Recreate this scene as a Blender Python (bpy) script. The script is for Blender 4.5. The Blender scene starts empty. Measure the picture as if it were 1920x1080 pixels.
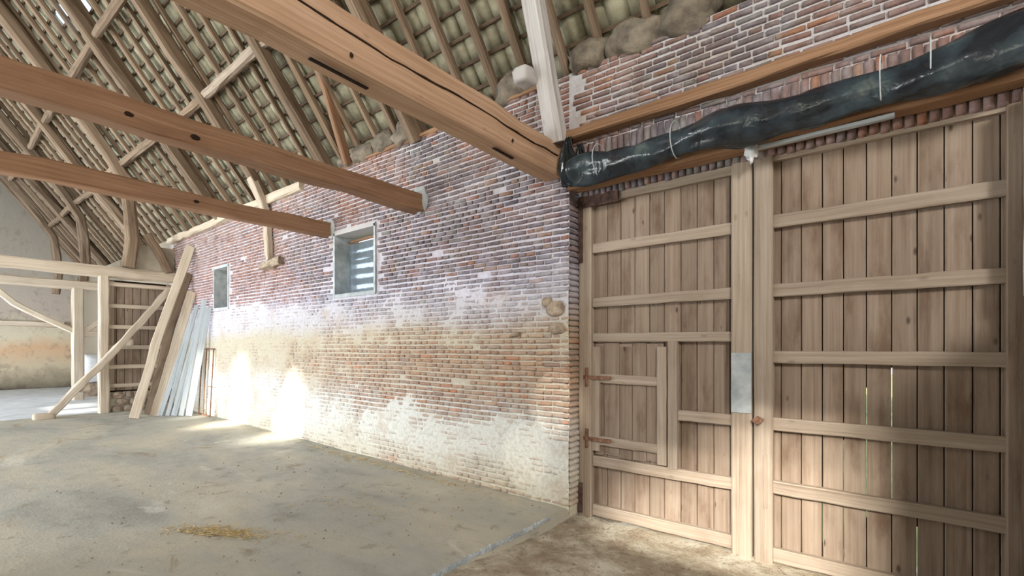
import bpy, math, random
from mathutils import Vector, Matrix, noise
random.seed(7)
C = bpy.context.scene.collection
R = random.uniform
# ---------------------------------------------------------------- camera, world, sun, exposure
YAW = math.radians(38.2)
cam_d = bpy.data.cameras.new('camera'); cam = bpy.data.objects.new('camera', cam_d); C.objects.link(cam)
cam_d.sensor_width = 36; cam_d.lens = 36*889/1920; cam_d.shift_y = 110/1920
cam_d.clip_start = .05; cam_d.clip_end = 300
cam.location = (0, 0, 1.6); cam.rotation_euler = (math.pi/2, 0, YAW)
sc = bpy.context.scene; sc.camera = cam
sc.view_settings.view_transform = 'Standard'; sc.view_settings.look = 'None'
sc.view_settings.gamma = 1; sc.view_settings.use_curve_mapping = False
sc.view_settings.exposure = 0.0
world = bpy.data.worlds.new('sky'); sc.world = world; world.use_nodes = True
nt = world.node_tree; bg = nt.nodes['Background']
bg.inputs[0].default_value = (.78, .87, 1, 1); bg.inputs[1].default_value = 2.2
SUN = Vector((-.30, 1, -.50)).normalized()
sd = bpy.data.lights.new('sun', 'SUN'); sun = bpy.data.objects.new('sun', sd); C.objects.link(sun)
sd.energy = 26; sd.angle = math.radians(3.0); sd.color = (1, .94, .82)
sun.rotation_euler = SUN.to_track_quat('-Z', 'Y').to_euler(); sun.location = (0, -20, 20)
def area(name, loc, to, sx, sy, power, col):
    d = bpy.data.lights.new(name, 'AREA'); d.shape = 'RECTANGLE'; d.size = sx; d.size_y = sy
    d.energy = power; d.color = col
    o = bpy.data.objects.new(name, d); C.objects.link(o); o.location = loc
    o.rotation_euler = (Vector(to)-Vector(loc)).to_track_quat('-Z', 'Y').to_euler(); return o
# area lamps standing in for daylight at unseen open doorways (left side and behind the camera)
area('doorway_daylight_left', (-7.5, -5.6, 1.6), (-7.0, 4, 2.6), 5.0, 2.6, 620, (.93, .96, 1))
area('doorway_daylight_near', (-.2, -5.6, 1.6), (-1.6, 4, 2.4), 4.0, 2.6, 60, (1, .97, .92))
area('doorway_daylight_far', (-17.5, -5.6, 1.6), (-19, 4, 1.2), 4.5, 2.6, 1350, (.86, .93, 1))
area('door_key_lamp', (4.5, -2.5, 5.4), (-1.6, 4.0, 1.8), 1.1, 1.1, 520, (1, .95, .88))  # key lamp added in mid-air to light the doors; no doorway here
area('roof_fill_lamp', (-10.5, -3.6, 6.6), (-7.0, 4.0, 2.0), 4.0, 1.4, 330, (.90, .95, 1))  # fill lamp added beneath the closed roof; no skylight opening behind it

# ---------------------------------------------------------------- node helpers
class NB:
    def __init__(s, name, rough=.85, spec=.25):
        s.m = bpy.data.materials.new(name); s.m.use_nodes = True; s.t = s.m.node_tree
        s.b = s.t.nodes['Principled BSDF']; s.b.inputs['Roughness'].default_value = rough
        s.b.inputs['Specular IOR Level'].default_value = spec
    def n(s, typ, **k):
        x = s.t.nodes.new(typ)
        for a, v in k.items(): setattr(x, a, v)
        return x
    def set(s, sock, v):
        if isinstance(v, bpy.types.NodeSocket): s.t.links.new(v, sock)
        elif isinstance(v, (tuple, list)) and len(v) == 3 and sock.type == 'RGBA': sock.default_value = (*v, 1)
        else: sock.default_value = v
    def noise(s, vec, scale, detail=4, rough=.55, dist=0):
        x = s.n('ShaderNodeTexNoise'); s.set(x.inputs['Vector'], vec); x.inputs['Scale'].default_value = scale
        x.inputs['Detail'].default_value = detail; x.inputs['Roughness'].default_value = rough
        x.inputs['Distortion'].default_value = dist; return x.outputs['Fac']
    def ramp(s, f, stops, interp='LINEAR'):
        x = s.n('ShaderNodeValToRGB'); s.set(x.inputs[0], f); e = x.color_ramp.elements; x.color_ramp.interpolation = interp
        while len(e) < len(stops): e.new(.5)
        for el, (p, c) in zip(e, stops):
            el.position = p; el.color = (*c, 1) if isinstance(c, (tuple, list)) else (c, c, c, 1)
        return x.outputs[0]
    def mix(s, f, a, b, mode='MIX'):
        x = s.n('ShaderNodeMix', data_type='RGBA', blend_type=mode)
        s.set(x.inputs[0], f); s.set(x.inputs[6], a); s.set(x.inputs[7], b); return x.outputs[2]
    def math(s, op, a, b=0., clamp=False):
        x = s.n('ShaderNodeMath', operation=op, use_clamp=clamp); s.set(x.inputs[0], a); s.set(x.inputs[1], b); return x.outputs[0]
    def pos(s): return s.n('ShaderNodeNewGeometry').outputs['Position']
    def sep(s, v):
        x = s.n('ShaderNodeSeparateXYZ'); s.set(x.inputs[0], v); return x.outputs
    def comb(s, a, b, c):
        x = s.n('ShaderNodeCombineXYZ')
        for i, v in enumerate((a, b, c)): s.set(x.inputs[i], v)
        return x.outputs[0]
    def mapr(s, v, a, b, c, d, smooth=True):
        x = s.n('ShaderNodeMapRange', interpolation_type='SMOOTHSTEP' if smooth else 'LINEAR'); s.set(x.inputs[0], v)
        for i, q in enumerate((a, b, c, d)): x.inputs[i+1].default_value = q
        return x.outputs[0]
    def bump(s, h, strength=.4, dist=.01):
        x = s.n('ShaderNodeBump'); s.set(x.inputs['Height'], h); x.inputs['Strength'].default_value = strength
        x.inputs['Distance'].default_value = dist; s.t.links.new(x.outputs[0], s.b.inputs['Normal'])
    def out(s, col): s.set(s.b.inputs['Base Color'], col); return s.m
def srgb(r, g, b):
    f = lambda v: (v/255/12.92 if v/255 <= .04045 else ((v/255+.055)/1.055)**2.4)
    return (f(r), f(g), f(b))

def wood(name, base, dark, light, knots=0., stain=.35, rough=.8, ring=1.0, spread=.25):
    s = NB(name, rough, .25)
    uv = s.n('ShaderNodeUVMap').outputs[0]; oi = s.n('ShaderNodeObjectInfo').outputs['Random']
    x, y, z = s.sep(uv)
    off = s.math('MULTIPLY', oi, 37.3)
    v = s.comb(s.math('MULTIPLY', x, .42), s.math('MULTIPLY', y, 22*ring), off)
    g = s.noise(v, 2.0, 7, .6, .12)
    v2 = s.comb(s.math('MULTIPLY', x, .9), s.math('MULTIPLY', y, 3.), off)
    big = s.noise(v2, 1.9, 5, .62)
    col = s.ramp(g, [(.12, dark), (.48, base), (.88, light)])
    col = s.mix(s.mapr(big, .45, .75, 0, stain), col, dark)
    if knots:
        vo = s.n('ShaderNodeTexVoronoi'); s.set(vo.inputs['Vector'], s.comb(s.math('MULTIPLY', x, 2.6), s.math('MULTIPLY', y, 6), off)); vo.inputs['Scale'].default_value = 1.2
        kn = s.mapr(vo.outputs['Distance'], .03, .13, knots, 0)
        col = s.mix(kn, col, tuple(c*.35 for c in dark))
    hs = s.n('ShaderNodeHueSaturation'); s.set(hs.inputs['Color'], col)
    s.set(hs.inputs['Value'], s.mapr(oi, 0, 1, 1-spread, 1+spread, False))
    fine = s.noise(s.comb(s.math('MULTIPLY', x, 3), s.math('MULTIPLY', y, 60), off), 4, 3, .6)
    s.bump(s.math('ADD', g, s.math('MULTIPLY', fine, .4)), .55, .008)
    return s.out(hs.outputs[0])

def zcol(s, z, big):
    """limewash / plaster / mortar colour by height (worn wash bands, with warm and cool light baked into their tints)"""
    zz = s.math('ADD', z, s.math('MULTIPLY', s.math('SUBTRACT', big, .5), .5))
    zn = s.math('DIVIDE', zz, 4.5)
    return s.ramp(zn, [(0., srgb(214, 208, 188)), (.10, srgb(222, 222, 214)), (.19, srgb(216, 218, 214)), (.26, srgb(196, 188, 172)), (.385, srgb(194, 186, 168)),
                       (.43, srgb(196, 194, 198)), (.52, srgb(206, 205, 219)), (.64, srgb(196, 190, 200)), (1., srgb(198, 198, 202))])
def cover(s, x, z, pos):
    """0..1: how much the bricks are smeared over"""
    zz = s.math('ADD', z, s.math('MULTIPLY', s.math('SUBTRACT', s.noise(pos, .9, 3), .5), .7))
    zn = s.math('DIVIDE', zz, 4.5)
    near = s.ramp(zn, [(0., .45), (.04, .75), (.15, .82), (.20, .2), (.33, .15), (.39, .42), (.47, .68), (.52, .46), (.58, .12), (1., .08)])
    far = s.ramp(zn, [(0., .6), (.06, .9), (.4, .92), (.50, .85), (.54, .3), (.6, .15), (1., .22)])
    m = s.mapr(x, -9.0, -5.2, 1, 0)
    c = s.mix(m, near, far)
    br = s.noise(pos, 5.5, 5, .65)
    return s.math('ADD', c, s.math('MULTIPLY', s.math('SUBTRACT', br, .5), 1.5), True)

def mat_brick():
    s = NB('old_brick', .9, .15)
    pos = s.pos(); x, y, z = s.sep(pos)
    g = s.n('ShaderNodeNewGeometry').outputs['Random Per Island']; oi = s.n('ShaderNodeObjectInfo').outputs['Random']
    r = s.math('FRACT', s.math('ADD', g, s.math('MULTIPLY', oi, 7.31)))
    up = s.ramp(r, [(0, srgb(112, 104, 108)), (.22, srgb(132, 118, 122)), (.42, srgb(104, 100, 110)), (.6, srgb(138, 116, 110)), (.74, srgb(126, 124, 122)), (.86, srgb(118, 110, 120)), (.95, srgb(158, 112, 94)), (1, srgb(140, 122, 102))])
    lo = s.ramp(r, [(0, srgb(182, 150, 128)), (.3, srgb(168, 138, 120)), (.55, srgb(190, 154, 126)), (.8, srgb(158, 134, 122)), (.93, srgb(176, 140, 116)), (1, srgb(200, 134, 98))])
    rd = s.ramp(r, [(0, srgb(150, 116, 106)), (.4, srgb(166, 126, 110)), (.7, srgb(134, 110, 108)), (1, srgb(180, 126, 98))])
    b1 = s.noise(pos, .55, 3, .5)
    up = s.mix(s.mapr(s.math('ADD', b1, s.mapr(x, -10, -4, .2, -.06)), .46, .6, 0, 1), up, rd)
    zz = s.math('ADD', z, s.math('MULTIPLY', s.math('SUBTRACT', b1, .5), .8))
    col = s.mix(s.mapr(zz, 1.7, 2.1, 0, 1), lo, up)
    fine = s.noise(pos, 28, 5, .65)
    col = s.mix(s.mapr(fine, .35, .7, .35, 0), col, tuple(c*.6 for c in srgb(110, 90, 86)))
    w = cover(s, x, z, pos)
    w2 = s.math('MULTIPLY', w, s.mapr(fine, .25, .6, 1.15, .75), True)
    col = s.mix(w2, col, zcol(s, z, b1))
    s.bump(s.math('ADD', fine, s.noise(pos, 90, 3)), .6, .006)
    return s.out(col)
def mat_mortar():
    s = NB('lime_mortar', .95, .1)
    pos = s.pos(); x, y, z = s.sep(pos)
    b1 = s.noise(pos, .55, 3, .5)
    fine = s.noise(pos, 24, 6, .7)
    col = zcol(s, z, b1)
    patch = s.noise(pos, 2.4, 5, .6)
    col = s.mix(s.mapr(patch, .5, .72, 0, .45), col, srgb(176, 150, 120))
    col = s.mix(s.mapr(s.noise(pos, 9, 4, .7), .62, .74, 0, .5), col, srgb(128, 116, 104))
    col = s.mix(s.mapr(fine, .3, .6, .35, 0), col, srgb(140, 128, 116))
    col = s.mix(s.mapr(x, -14.3, -13.8, 1, 0), col, srgb(140, 130, 116))
    s.bump(s.math('ADD', fine, patch), .7, .012)
    return s.out(col)
def mat_simple(name, a, b, scale=6, rough=.85, spec=.2, bump=.4, c=None, lo=.35, hi=.65, dist=.01):
    s = NB(name, rough, spec); tc = s.n('ShaderNodeTexCoord').outputs['Object']; pos = s.pos()
    oi = s.n('ShaderNodeObjectInfo').outputs['Random']
    n1 = s.noise(pos, scale, 6, .62)
    stops = [(lo, a), (hi, b)] + ([(min(1, hi+.15), c)] if c else [])
    col = s.ramp(n1, stops)
    hs = s.n('ShaderNodeHueSaturation'); s.set(hs.inputs['Color'], col); s.set(hs.inputs['Value'], s.mapr(oi, 0, 1, .88, 1.12, False))
    s.bump(s.math('ADD', n1, s.math('MULTIPLY', s.noise(pos, scale*6, 4), .5)), bump, dist)
    return s.out(hs.outputs[0])
def mat_floor():
    s = NB('worn_concrete', .8, .3); pos = s.pos(); x, y, z = s.sep(pos)
    v = s.comb(s.math('MULTIPLY', x, .5), s.math('MULTIPLY', y, 1.), 0.)
    n1 = s.noise(v, .9, 6, .6, .4); n2 = s.noise(pos, 4.5, 7, .68, .3); n3 = s.noise(pos, 40, 4, .6)
    col = s.ramp(n1, [(.3, srgb(138, 137, 130)), (.46, srgb(166, 165, 156)), (.6, srgb(182, 176, 160)), (.75, srgb(196, 192, 178))])
    col = s.mix(s.mapr(n2, .56, .68, 0, .65), col, srgb(140, 134, 122))
    col = s.mix(s.mapr(s.noise(v, 2.1, 5, .7, .8), .60, .68, 0, .55), col, srgb(142, 120, 82))
    col = s.mix(s.mapr(s.noise(v, 1.4, 5, .6, 1.), .62, .70, 0, .6), col, srgb(206, 204, 192))
    col = s.mix(s.mapr(n3, .64, .72, 0, .5), col, srgb(110, 100, 88))
    col = s.mix(s.mapr(x, -2.6, -2.3, 0, .35), col, srgb(150, 134, 116))
    s.set(s.b.inputs['Roughness'], s.mapr(n2, .3, .7, .48, .85))
    s.bump(s.math('ADD', n2, s.math('MULTIPLY', n3, .35)), .45, .02)
    return s.out(col)
def mat_earth():
    s = NB('earth_and_rubble', .95, .1); pos = s.pos()
    n1 = s.noise(pos, 2.6, 7, .7, .3); n3 = s.noise(pos, 22, 6, .7)
    col = s.ramp(n1, [(.3, srgb(140, 122, 104)), (.48, srgb(176, 164, 144)), (.62, srgb(214, 208, 192))])
    col = s.mix(s.mapr(n3, .55, .68, 0, .7), col, srgb(112, 98, 84))
    s.bump(s.math('ADD', n1, n3), .7, .03); return s.out(col)
def mat_gable():
    s = NB('stained_plaster', .95, .1); pos = s.pos(); x, y, z = s.sep(pos)
    n1 = s.noise(pos, .7, 6, .65, .4); n2 = s.noise(pos, 3, 6, .7)
    zn = s.math('DIVIDE', s.math('ADD', z, s.math('MULTIPLY', s.math('SUBTRACT', n1, .5), 1.4)), 9)
    col = s.ramp(zn, [(0, srgb(84, 76, 66)), (.05, srgb(150, 140, 120)), (.10, srgb(190, 176, 152)), (.17, srgb(196, 164, 132)), (.22, srgb(198, 188, 166)), (.32, srgb(172, 160, 150)), (.5, srgb(158, 150, 140)), (1, srgb(140, 134, 124))])
    col = s.mix(s.mapr(n2, .5, .7, 0, .45), col, srgb(112, 102, 90))
    s.bump(n2, .6, .03); return s.out(col)
def mat_tarp():
    s = NB('black_plastic_film', .22, .6); pos = s.pos()
    col = s.ramp(s.noise(pos, 4, 4), [(.4, srgb(26, 30, 38)), (.62, srgb(52, 64, 72)), (.75, srgb(92, 100, 98))])
    s.bump(s.noise(pos, 7, 3, .5, 1.2), .35, .03); return s.out(col)
def mat_sheet():
    s = NB('cloudy_plastic_sheet', .25, .5); pos = s.pos()
    s.b.inputs['Roughness'].default_value = .45; s.b.inputs['Transmission Weight'].default_value = .7; s.b.inputs['IOR'].default_value = 1.1
    s.bump(s.noise(pos, 9, 4, .55, 1.), .8, .04)
    return s.out(srgb(176, 196, 212))
def mat_glass():
    s = NB('glass_tile', .15, .5); s.b.inputs['Transmission Weight'].default_value = 1; s.b.inputs['IOR'].default_value = 1.1
    return s.out((.8, .9, 1))

W_TIE = wood('reddish_beam_wood', srgb(176, 143, 117), srgb(134, 99, 74), srgb(202, 176, 153), knots=.25, stain=.25, spread=.06)
W_TIE2 = wood('orange_brown_beam_wood', srgb(142, 108, 84), srgb(102, 70, 50), srgb(168, 136, 112), stain=.4, spread=.08)
W_RAFT = wood('grey_brown_rafter_wood', srgb(128, 109, 91), srgb(82, 64, 51), srgb(160, 142, 122), stain=.6, spread=.2)
W_BATT = wood('dark_batten_wood', srgb(92, 76, 62), srgb(60, 46, 38), srgb(120, 102, 84), spread=.2)
W_PALE = wood('pale_weathered_wood', srgb(196, 182, 164), srgb(154, 130, 108), srgb(222, 212, 196), stain=.3, spread=.12)
W_GREY = wood('silver_grey_wood', srgb(186, 182, 182), srgb(134, 124, 120), srgb(218, 216, 218), knots=.3, stain=.3, spread=.08)
W_DOOR = wood('brown_pine_board', srgb(143, 126, 111), srgb(106, 84, 69), srgb(166, 152, 138), knots=.8, stain=.85, spread=.10, ring=.7)
W_RAIL = wood('weathered_rail_wood', srgb(162, 147, 132), srgb(122, 102, 86), srgb(188, 176, 162), knots=.3, stain=.35, spread=.08)
W_WHITE = wood('white_painted_board', srgb(184, 192, 198), srgb(136, 142, 146), srgb(206, 212, 216), stain=.35, spread=.05)
W_LINT = wood('orange_lintel_wood', srgb(148, 114, 88), srgb(110, 78, 56), srgb(176, 146, 120), stain=.3, spread=.06)
M_BRICK = mat_brick(); M_MORTAR = mat_mortar(); M_FLOOR = mat_floor(); M_EARTH = mat_earth(); M_GABLE = mat_gable()
M_TARP = mat_tarp(); M_SHEET = mat_sheet(); M_GLASS = mat_glass()
M_TILE = mat_simple('mossy_roof_tile', srgb(134, 128, 108), srgb(176, 172, 150), 5, c=srgb(196, 198, 190))
M_CEMENT = mat_simple('grey_cement', srgb(158, 166, 172), srgb(196, 202, 204), 7)
M_SACK = mat_simple('grey_brown_lump', srgb(96, 88, 80), srgb(142, 132, 118), 7, bump=.8, dist=.03)
M_RUST = mat_simple('rusty_iron', srgb(96, 68, 56), srgb(146, 110, 90), 30, rough=.8)
M_DARK = mat_simple('rotten_dark_wood', srgb(66, 50, 46), srgb(110, 88, 80), 14, bump=.8)
M_WHITE = mat_simple('white_cloth', srgb(216, 220, 226), srgb(240, 242, 246), 4)
M_STRAW = mat_simple('straw', srgb(158, 136, 96), srgb(196, 178, 136), 40)
M_STONE = mat_simple('rubble_stone', srgb(128, 112, 98), srgb(176, 160, 142), 12, bump=.7)
M_PALEWASH = mat_simple('pale_floor', srgb(206, 212, 220), srgb(232, 236, 242), 2.5, c=srgb(190, 190, 190))
M_PLAS = mat_simple('plain_lime_plaster', srgb(150, 142, 128), srgb(190, 182, 166), 1.5)
M_HOLE = mat_simple('dark_cut', srgb(36, 24, 18), srgb(50, 34, 24), 10)
M_GRASS = mat_simple('grass_yard', srgb(90, 110, 60), srgb(150, 150, 100), 1.5)

# ---------------------------------------------------------------- object helpers
def link(name, verts, faces, mat, parent=None, loc=(0, 0, 0), smooth=False, uvs=None, mw=None):
    me = bpy.data.meshes.new(name); me.from_pydata([tuple(v) for v in verts], [], faces); me.update()
    if uvs:
        l = me.uv_layers.new(name='UVMap'); l.data.foreach_set('uv', [c for f in uvs for p in f for c in p])
    if smooth: me.polygons.foreach_set('use_smooth', [True]*len(me.polygons))
    me.materials.append(mat)
    return place(bpy.data.objects.new(name, me), parent, loc)
def wloc(o):
    v = Vector(o.location)
    while o.parent: o = o.parent; v += Vector(o.location)
    return v
def place(o, parent, loc):
    C.objects.link(o)
    if parent: o.parent = parent; o.location = Vector(loc)-wloc(parent)
    else: o.location = loc
    return o
def empty(name, loc=(0, 0, 0)):
    o = bpy.data.objects.new(name, None); C.objects.link(o); o.location = loc; o.empty_display_size = .2; return o
def tag(o, label=None, cat=None, group=None, kind=None):
    for k, v in (('label', label), ('category', cat), ('group', group), ('kind', kind)):
        if v: o[k] = v
    return o
def thing(name, label, cat, loc=(0, 0, 0), group=None): return tag(empty(name, loc), label, cat, group)

def sweep(name, pts, w, h, mat, parent=None, up=(0, 0, 1), seg=None, jit=.0, ch=.14, rnd=False, taper=1., end_w=None):
    """one timber swept along pts; w = width across, h = depth along 'up'"""
    pts = [Vector(p) for p in pts]; base = pts[0].copy(); up = Vector(up)
    L = [0]
    for a, b in zip(pts, pts[1:]): L.append(L[-1]+(b-a).length)
    n = seg or max(1, len(pts)-1)
    P = []
    if len(pts) > 2 or n > 1:
        for i in range(n+1):
            d = L[-1]*i/n; k = 0
            while k < len(pts)-2 and d > L[k+1]: k += 1
            P.append(pts[k].lerp(pts[k+1], min(1, (d-L[k])/(L[k+1]-L[k]))))
    else: P = pts
    sec = ([(math.cos(t*math.pi/5)*.5, math.sin(t*math.pi/5)*.5) for t in range(10)] if rnd else
           [(.5-ch, -.5), (.5, -.5+ch), (.5, .5-ch), (.5-ch, .5), (-.5+ch, .5), (-.5, .5-ch), (-.5, -.5+ch), (-.5+ch, -.5)])
    m = len(sec); V = []; seed = random.random()*100; per = [0]
    for j in range(m):
        a = sec[j]; b = sec[(j+1) % m]; per.append(per[-1]+math.hypot((a[0]-b[0])*w, (a[1]-b[1])*h))
    for i, p in enumerate(P):
        t = (P[min(i+1, len(P)-1)]-P[max(i-1, 0)]).normalized()
        s = t.cross(up).normalized(); u = s.cross(t).normalized()
        f = i/(len(P)-1); k = 1+(taper-1)*f
        o = Vector((noise.noise((i*.9, seed, 0)), noise.noise((i*.9, seed, 9)), 0))*jit
        if i in (0, len(P)-1): o *= .3
        for a, b in sec:
            q = noise.noise((i*.8, a*3+seed, b*3))*jit*1.2
            V.append(p-base+s*(a*w*k+o.x+(q if a > 0 else -q))+u*(b*h*k+o.y+(q if b > 0 else -q)))
    F, U = [], []; u0 = random.random()*9
    for i in range(len(P)-1):
        l0 = L[-1]*i/(len(P)-1); l1 = L[-1]*(i+1)/(len(P)-1)
        for j in range(m):
            j2 = (j+1) % m
            F.append((i*m+j, i*m+j2, (i+1)*m+j2, (i+1)*m+j)); U.append([(l0, per[j]+u0), (l0, per[j+1]+u0), (l1, per[j+1]+u0), (l1, per[j]+u0)])
    F.append(tuple(range(m-1, -1, -1))); U.append([(sec[j][0]*w, sec[j][1]*h) for j in range(m-1, -1, -1)])
    e = (len(P)-1)*m
    F.append(tuple(e+j for j in range(m))); U.append([(sec[j][0]*w, sec[j][1]*h) for j in range(m)])
    return link(name, V, F, mat, parent, base, smooth=rnd, uvs=U)

def box_data(x0, x1, y0, y1, z0, z1):
    V = [(x, y, z) for z in (z0, z1) for y in (y0, y1) for x in (x0, x1)]
    F = [(0, 2, 3, 1), (4, 5, 7, 6), (0, 1, 5, 4), (2, 6, 7, 3), (0, 4, 6, 2), (1, 3, 7, 5)]
    return V, F
def boxes(name, lst, mat, parent=None, kind=None, loc=None):
    V, F = [], []
    c = Vector(loc) if loc else Vector(((lst[0][0]+lst[0][1])/2, (lst[0][2]+lst[0][3])/2, lst[0][4]))
    for b in lst:
        v, f = box_data(*b); o = len(V); V += [Vector(p)-c for p in v]; F += [tuple(i+o for i in q) for q in f]
    o = link(name, V, F, mat, parent, c)
    if kind: o['kind'] = kind
    return o
def lump(name, c, rx, ry, rz, mat, parent=None, amp=.2, fr=3., ns=14, nr=9, seed=0, box=1.):
    V, F = [], []
    for i in range(nr+1):
        th = math.pi*i/nr
        for j in range(ns):
            ph = 2*math.pi*j/ns
            d = Vector((math.sin(th)*math.cos(ph), math.sin(th)*math.sin(ph), math.cos(th)))
            if box != 1: d = Vector([math.copysign(abs(q)**box, q) for q in d])
            k = 1+amp*noise.noise(d*fr*.5+Vector((seed*3.7, seed, 0)))
            V.append((d.x*rx*k, d.y*ry*k, d.z*rz*k))
    for i in range(nr):
        for j in range(ns):
            F.append((i*ns+j, (i+1)*ns+j, (i+1)*ns+(j+1) % ns, i*ns+(j+1) % ns))
    return link(name, V, F, mat, parent, c, smooth=True)

# ================================================================ SETTING
WY = 4.05            # face of the brick wall
XC = -2.466          # its corner beside the doors
XP = -13.8           # timber partition
XG = -24.5           # far gable
ZT = 4.3
TAN = 1.35; COS = 1/math.hypot(1, TAN); SIN = TAN*COS
def roof(X, s, off=0.):   # s = horizontal distance in from the wall, off = outward (up) perpendicular offset
    return Vector((X, WY-s+off*SIN, ZT+TAN*s+off*COS))
def slab_z(x): return .12*max(0, min(1, (-3-x)/9))

# ---- floor
floor = tag(empty('floor', (-8, 0, 0)), kind='structure')
def grid(name, x0, x1, y0, y1, nx, ny, zf, mat, parent):
    V = [(x0+(x1-x0)*i/nx, y0+(y1-y0)*j/ny, 0) for j in range(ny+1) for i in range(nx+1)]
    V = [Vector((x, y, zf(x, y))) for x, y, _ in V]
    F = [(j*(nx+1)+i, j*(nx+1)+i+1, (j+1)*(nx+1)+i+1, (j+1)*(nx+1)+i) for j in range(ny) for i in range(nx)]
    b = Vector((x0, y0, 0)); return link(name, [v-b for v in V], F, mat, parent, b, smooth=True)
def edge_x(y): return -2.47+.03*noise.noise((y*3, 0, 0))
def zslab(x, y):
    z = slab_z(x)+.010*noise.noise((x*1.3, y*1.3, 0))+.004*noise.noise((x*6, y*6, 3))
    if x > -2.56: z -= .012
    if x > -2.49: z -= .12
    return z
grid('concrete_slab', XP-.1, -2.46, -6, 4.3, 240, 120, lambda x, y: zslab(x, y), M_FLOOR, floor)
def zearth(x, y):
    d = max(0, min(1, (y-2.6)/1.2))
    return -.045-.075*d+.022*noise.noise((x*2.2, y*2.2, 5))+.009*noise.noise((x*9, y*9, 1))
grid('earth_floor', -2.6, 6, -6, 4.9, 150, 150, zearth, M_EARTH, floor)
grid('pale_floor', XG, XP-.1, -6, 4.3, 60, 50, lambda x, y: .06+.012*noise.noise((x, y, 0)), M_PALEWASH, floor)
# raised broken lip of the slab
sweep('slab_lip', [(-2.495+.03*noise.noise((y*.9, 2, 0)), y, -.022) for y in [1.9+i*.08 for i in range(24)]], .03, .035, M_CEMENT, floor, jit=.010, ch=.25, seg=90)
tag(boxes('ground', [(-60, 40, -50, 40, -.6, -.22)], M_GRASS), kind='structure')

# ---- brick wall
wall = tag(empty('wall_right', (-8, WY, 0)), kind='structure')
WIN = [(-6.65, -5.60, 2.36, 3.33), (-11.3, -10.53, 2.38, 3.28)]
def in_win(x, z, mx=0., mz=0.):
    return any(a-mx < x < b+mx and c-mz < z < d+mz for a, b, c, d in WIN)
def lerp(a, b, t): return a+(b-a)*max(0, min(1, t))
def coverage(x, z):
    zz = z+.7*(noise.noise((x*.9, z*.9, 4)))*.5
    def rp(st, v):
        for (a, p), (b, q) in zip(st, st[1:]):
            if v < b: return lerp(p, q, (v-a)/(b-a))
        return st[-1][1]
    n = rp([(-1, .2), (.1, .45), (.25, .8), (.65, .8), (.9, .1), (1.5, .1), (1.9, .55), (2.1, .62), (2.35, .25), (2.55, .0), (9, 0)], zz)
    f = rp([(-1, .5), (.2, .8), (1.9, .9), (2.25, .85), (2.4, .2), (2.7, 0), (9, .1)], zz)
    c = lerp(f, n, (x+9)/3.8)
    return c+.6*noise.fractal((x*2.6, z*2.6, 7), .7, 2., 4)
def wall_y(x, z):
    c = coverage(x, z)
    p = lerp(0, .020, (c-.35)/.35)
    if in_win(x, z, .05, .04) : p = .016
    return WY+.006-p-.003*noise.noise((x*7, z*9, 0))+.012*noise.noise((x*.8, z*.8, 0))
xs = [XG-.2, XP-.6]+[XP+(XC-XP)*i/250 for i in range(251)]
zs = [-.3]+[i*4.3/92 for i in range(93)]
for a, b, c_, d in WIN: xs += [a, b]; zs += [c_, d]
xs = sorted(set(round(v, 4) for v in xs)); zs = sorted(set(round(v, 4) for v in zs))
# drop grid lines nearly coincident with the window edges
def thin(v, keep):
    return [q for q in v if q in keep or all(abs(q-k) > .012 for k in keep)]
xs = thin(xs, [w for a in WIN for w in a[:2]]); zs = thin(zs, [w for a in WIN for w in a[2:]])
def mortar_mesh(name, xs, zs, yf, skip=None):
    V, F, nx = [], [], len(xs)
    for z in zs:
        for x in xs: V.append(Vector((x, yf(x, z), z)))
    for j in range(len(zs)-1):
        for i in range(nx-1):
            if skip and skip((xs[i]+xs[i+1])/2, (zs[j]+zs[j+1])/2): continue
            F.append((j*nx+i, j*nx+i+1, (j+1)*nx+i+1, (j+1)*nx+i))
    b = Vector((-8, WY, 0)); return link(name, [v-b for v in V], F, M_MORTAR, wall, b, smooth=True)
mortar_mesh('mortar', xs, zs, wall_y, in_win)
# wall above the doors: mortar down to the soldier course
xs2 = [XC+i*.05 for i in range(90)]; zs2 = [3.36+i*.05 for i in range(20)]
def wall_y2(x, z): return WY+.006+.012*noise.noise((x*.8, z*.8, 0))-.003*noise.noise((x*7, z*9, 0))
mortar_mesh('mortar', xs2, zs2, wall_y2)
# core of the wall (thickness, tops, returns)
core = []
x0 = XG-.3
for (a, b, c_, d) in sorted(WIN):
    core.append((x0, a, WY+.03, WY+.42, -.3, ZT-.02)); core.append((a, b, WY+.03, WY+.42, -.3, c_)); core.append((a, b, WY+.03, WY+.42, d, ZT-.02)); x0 = b
core.append((x0, XC-.01, WY+.03, WY+.30, -.3, ZT-.02))
core.append((XC-.01, 6, WY+.03, WY+.42, 3.38, ZT-.02))
core.append((XC-.3, XC+.03, WY+.27, WY+.42, -.3, 3.4))
core.append((.86, 6, WY+.0, WY+.42, -.3, 3.4))
boxes('wall_core', core, M_MORTAR, wall, loc=(-8, WY, 0))
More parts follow.
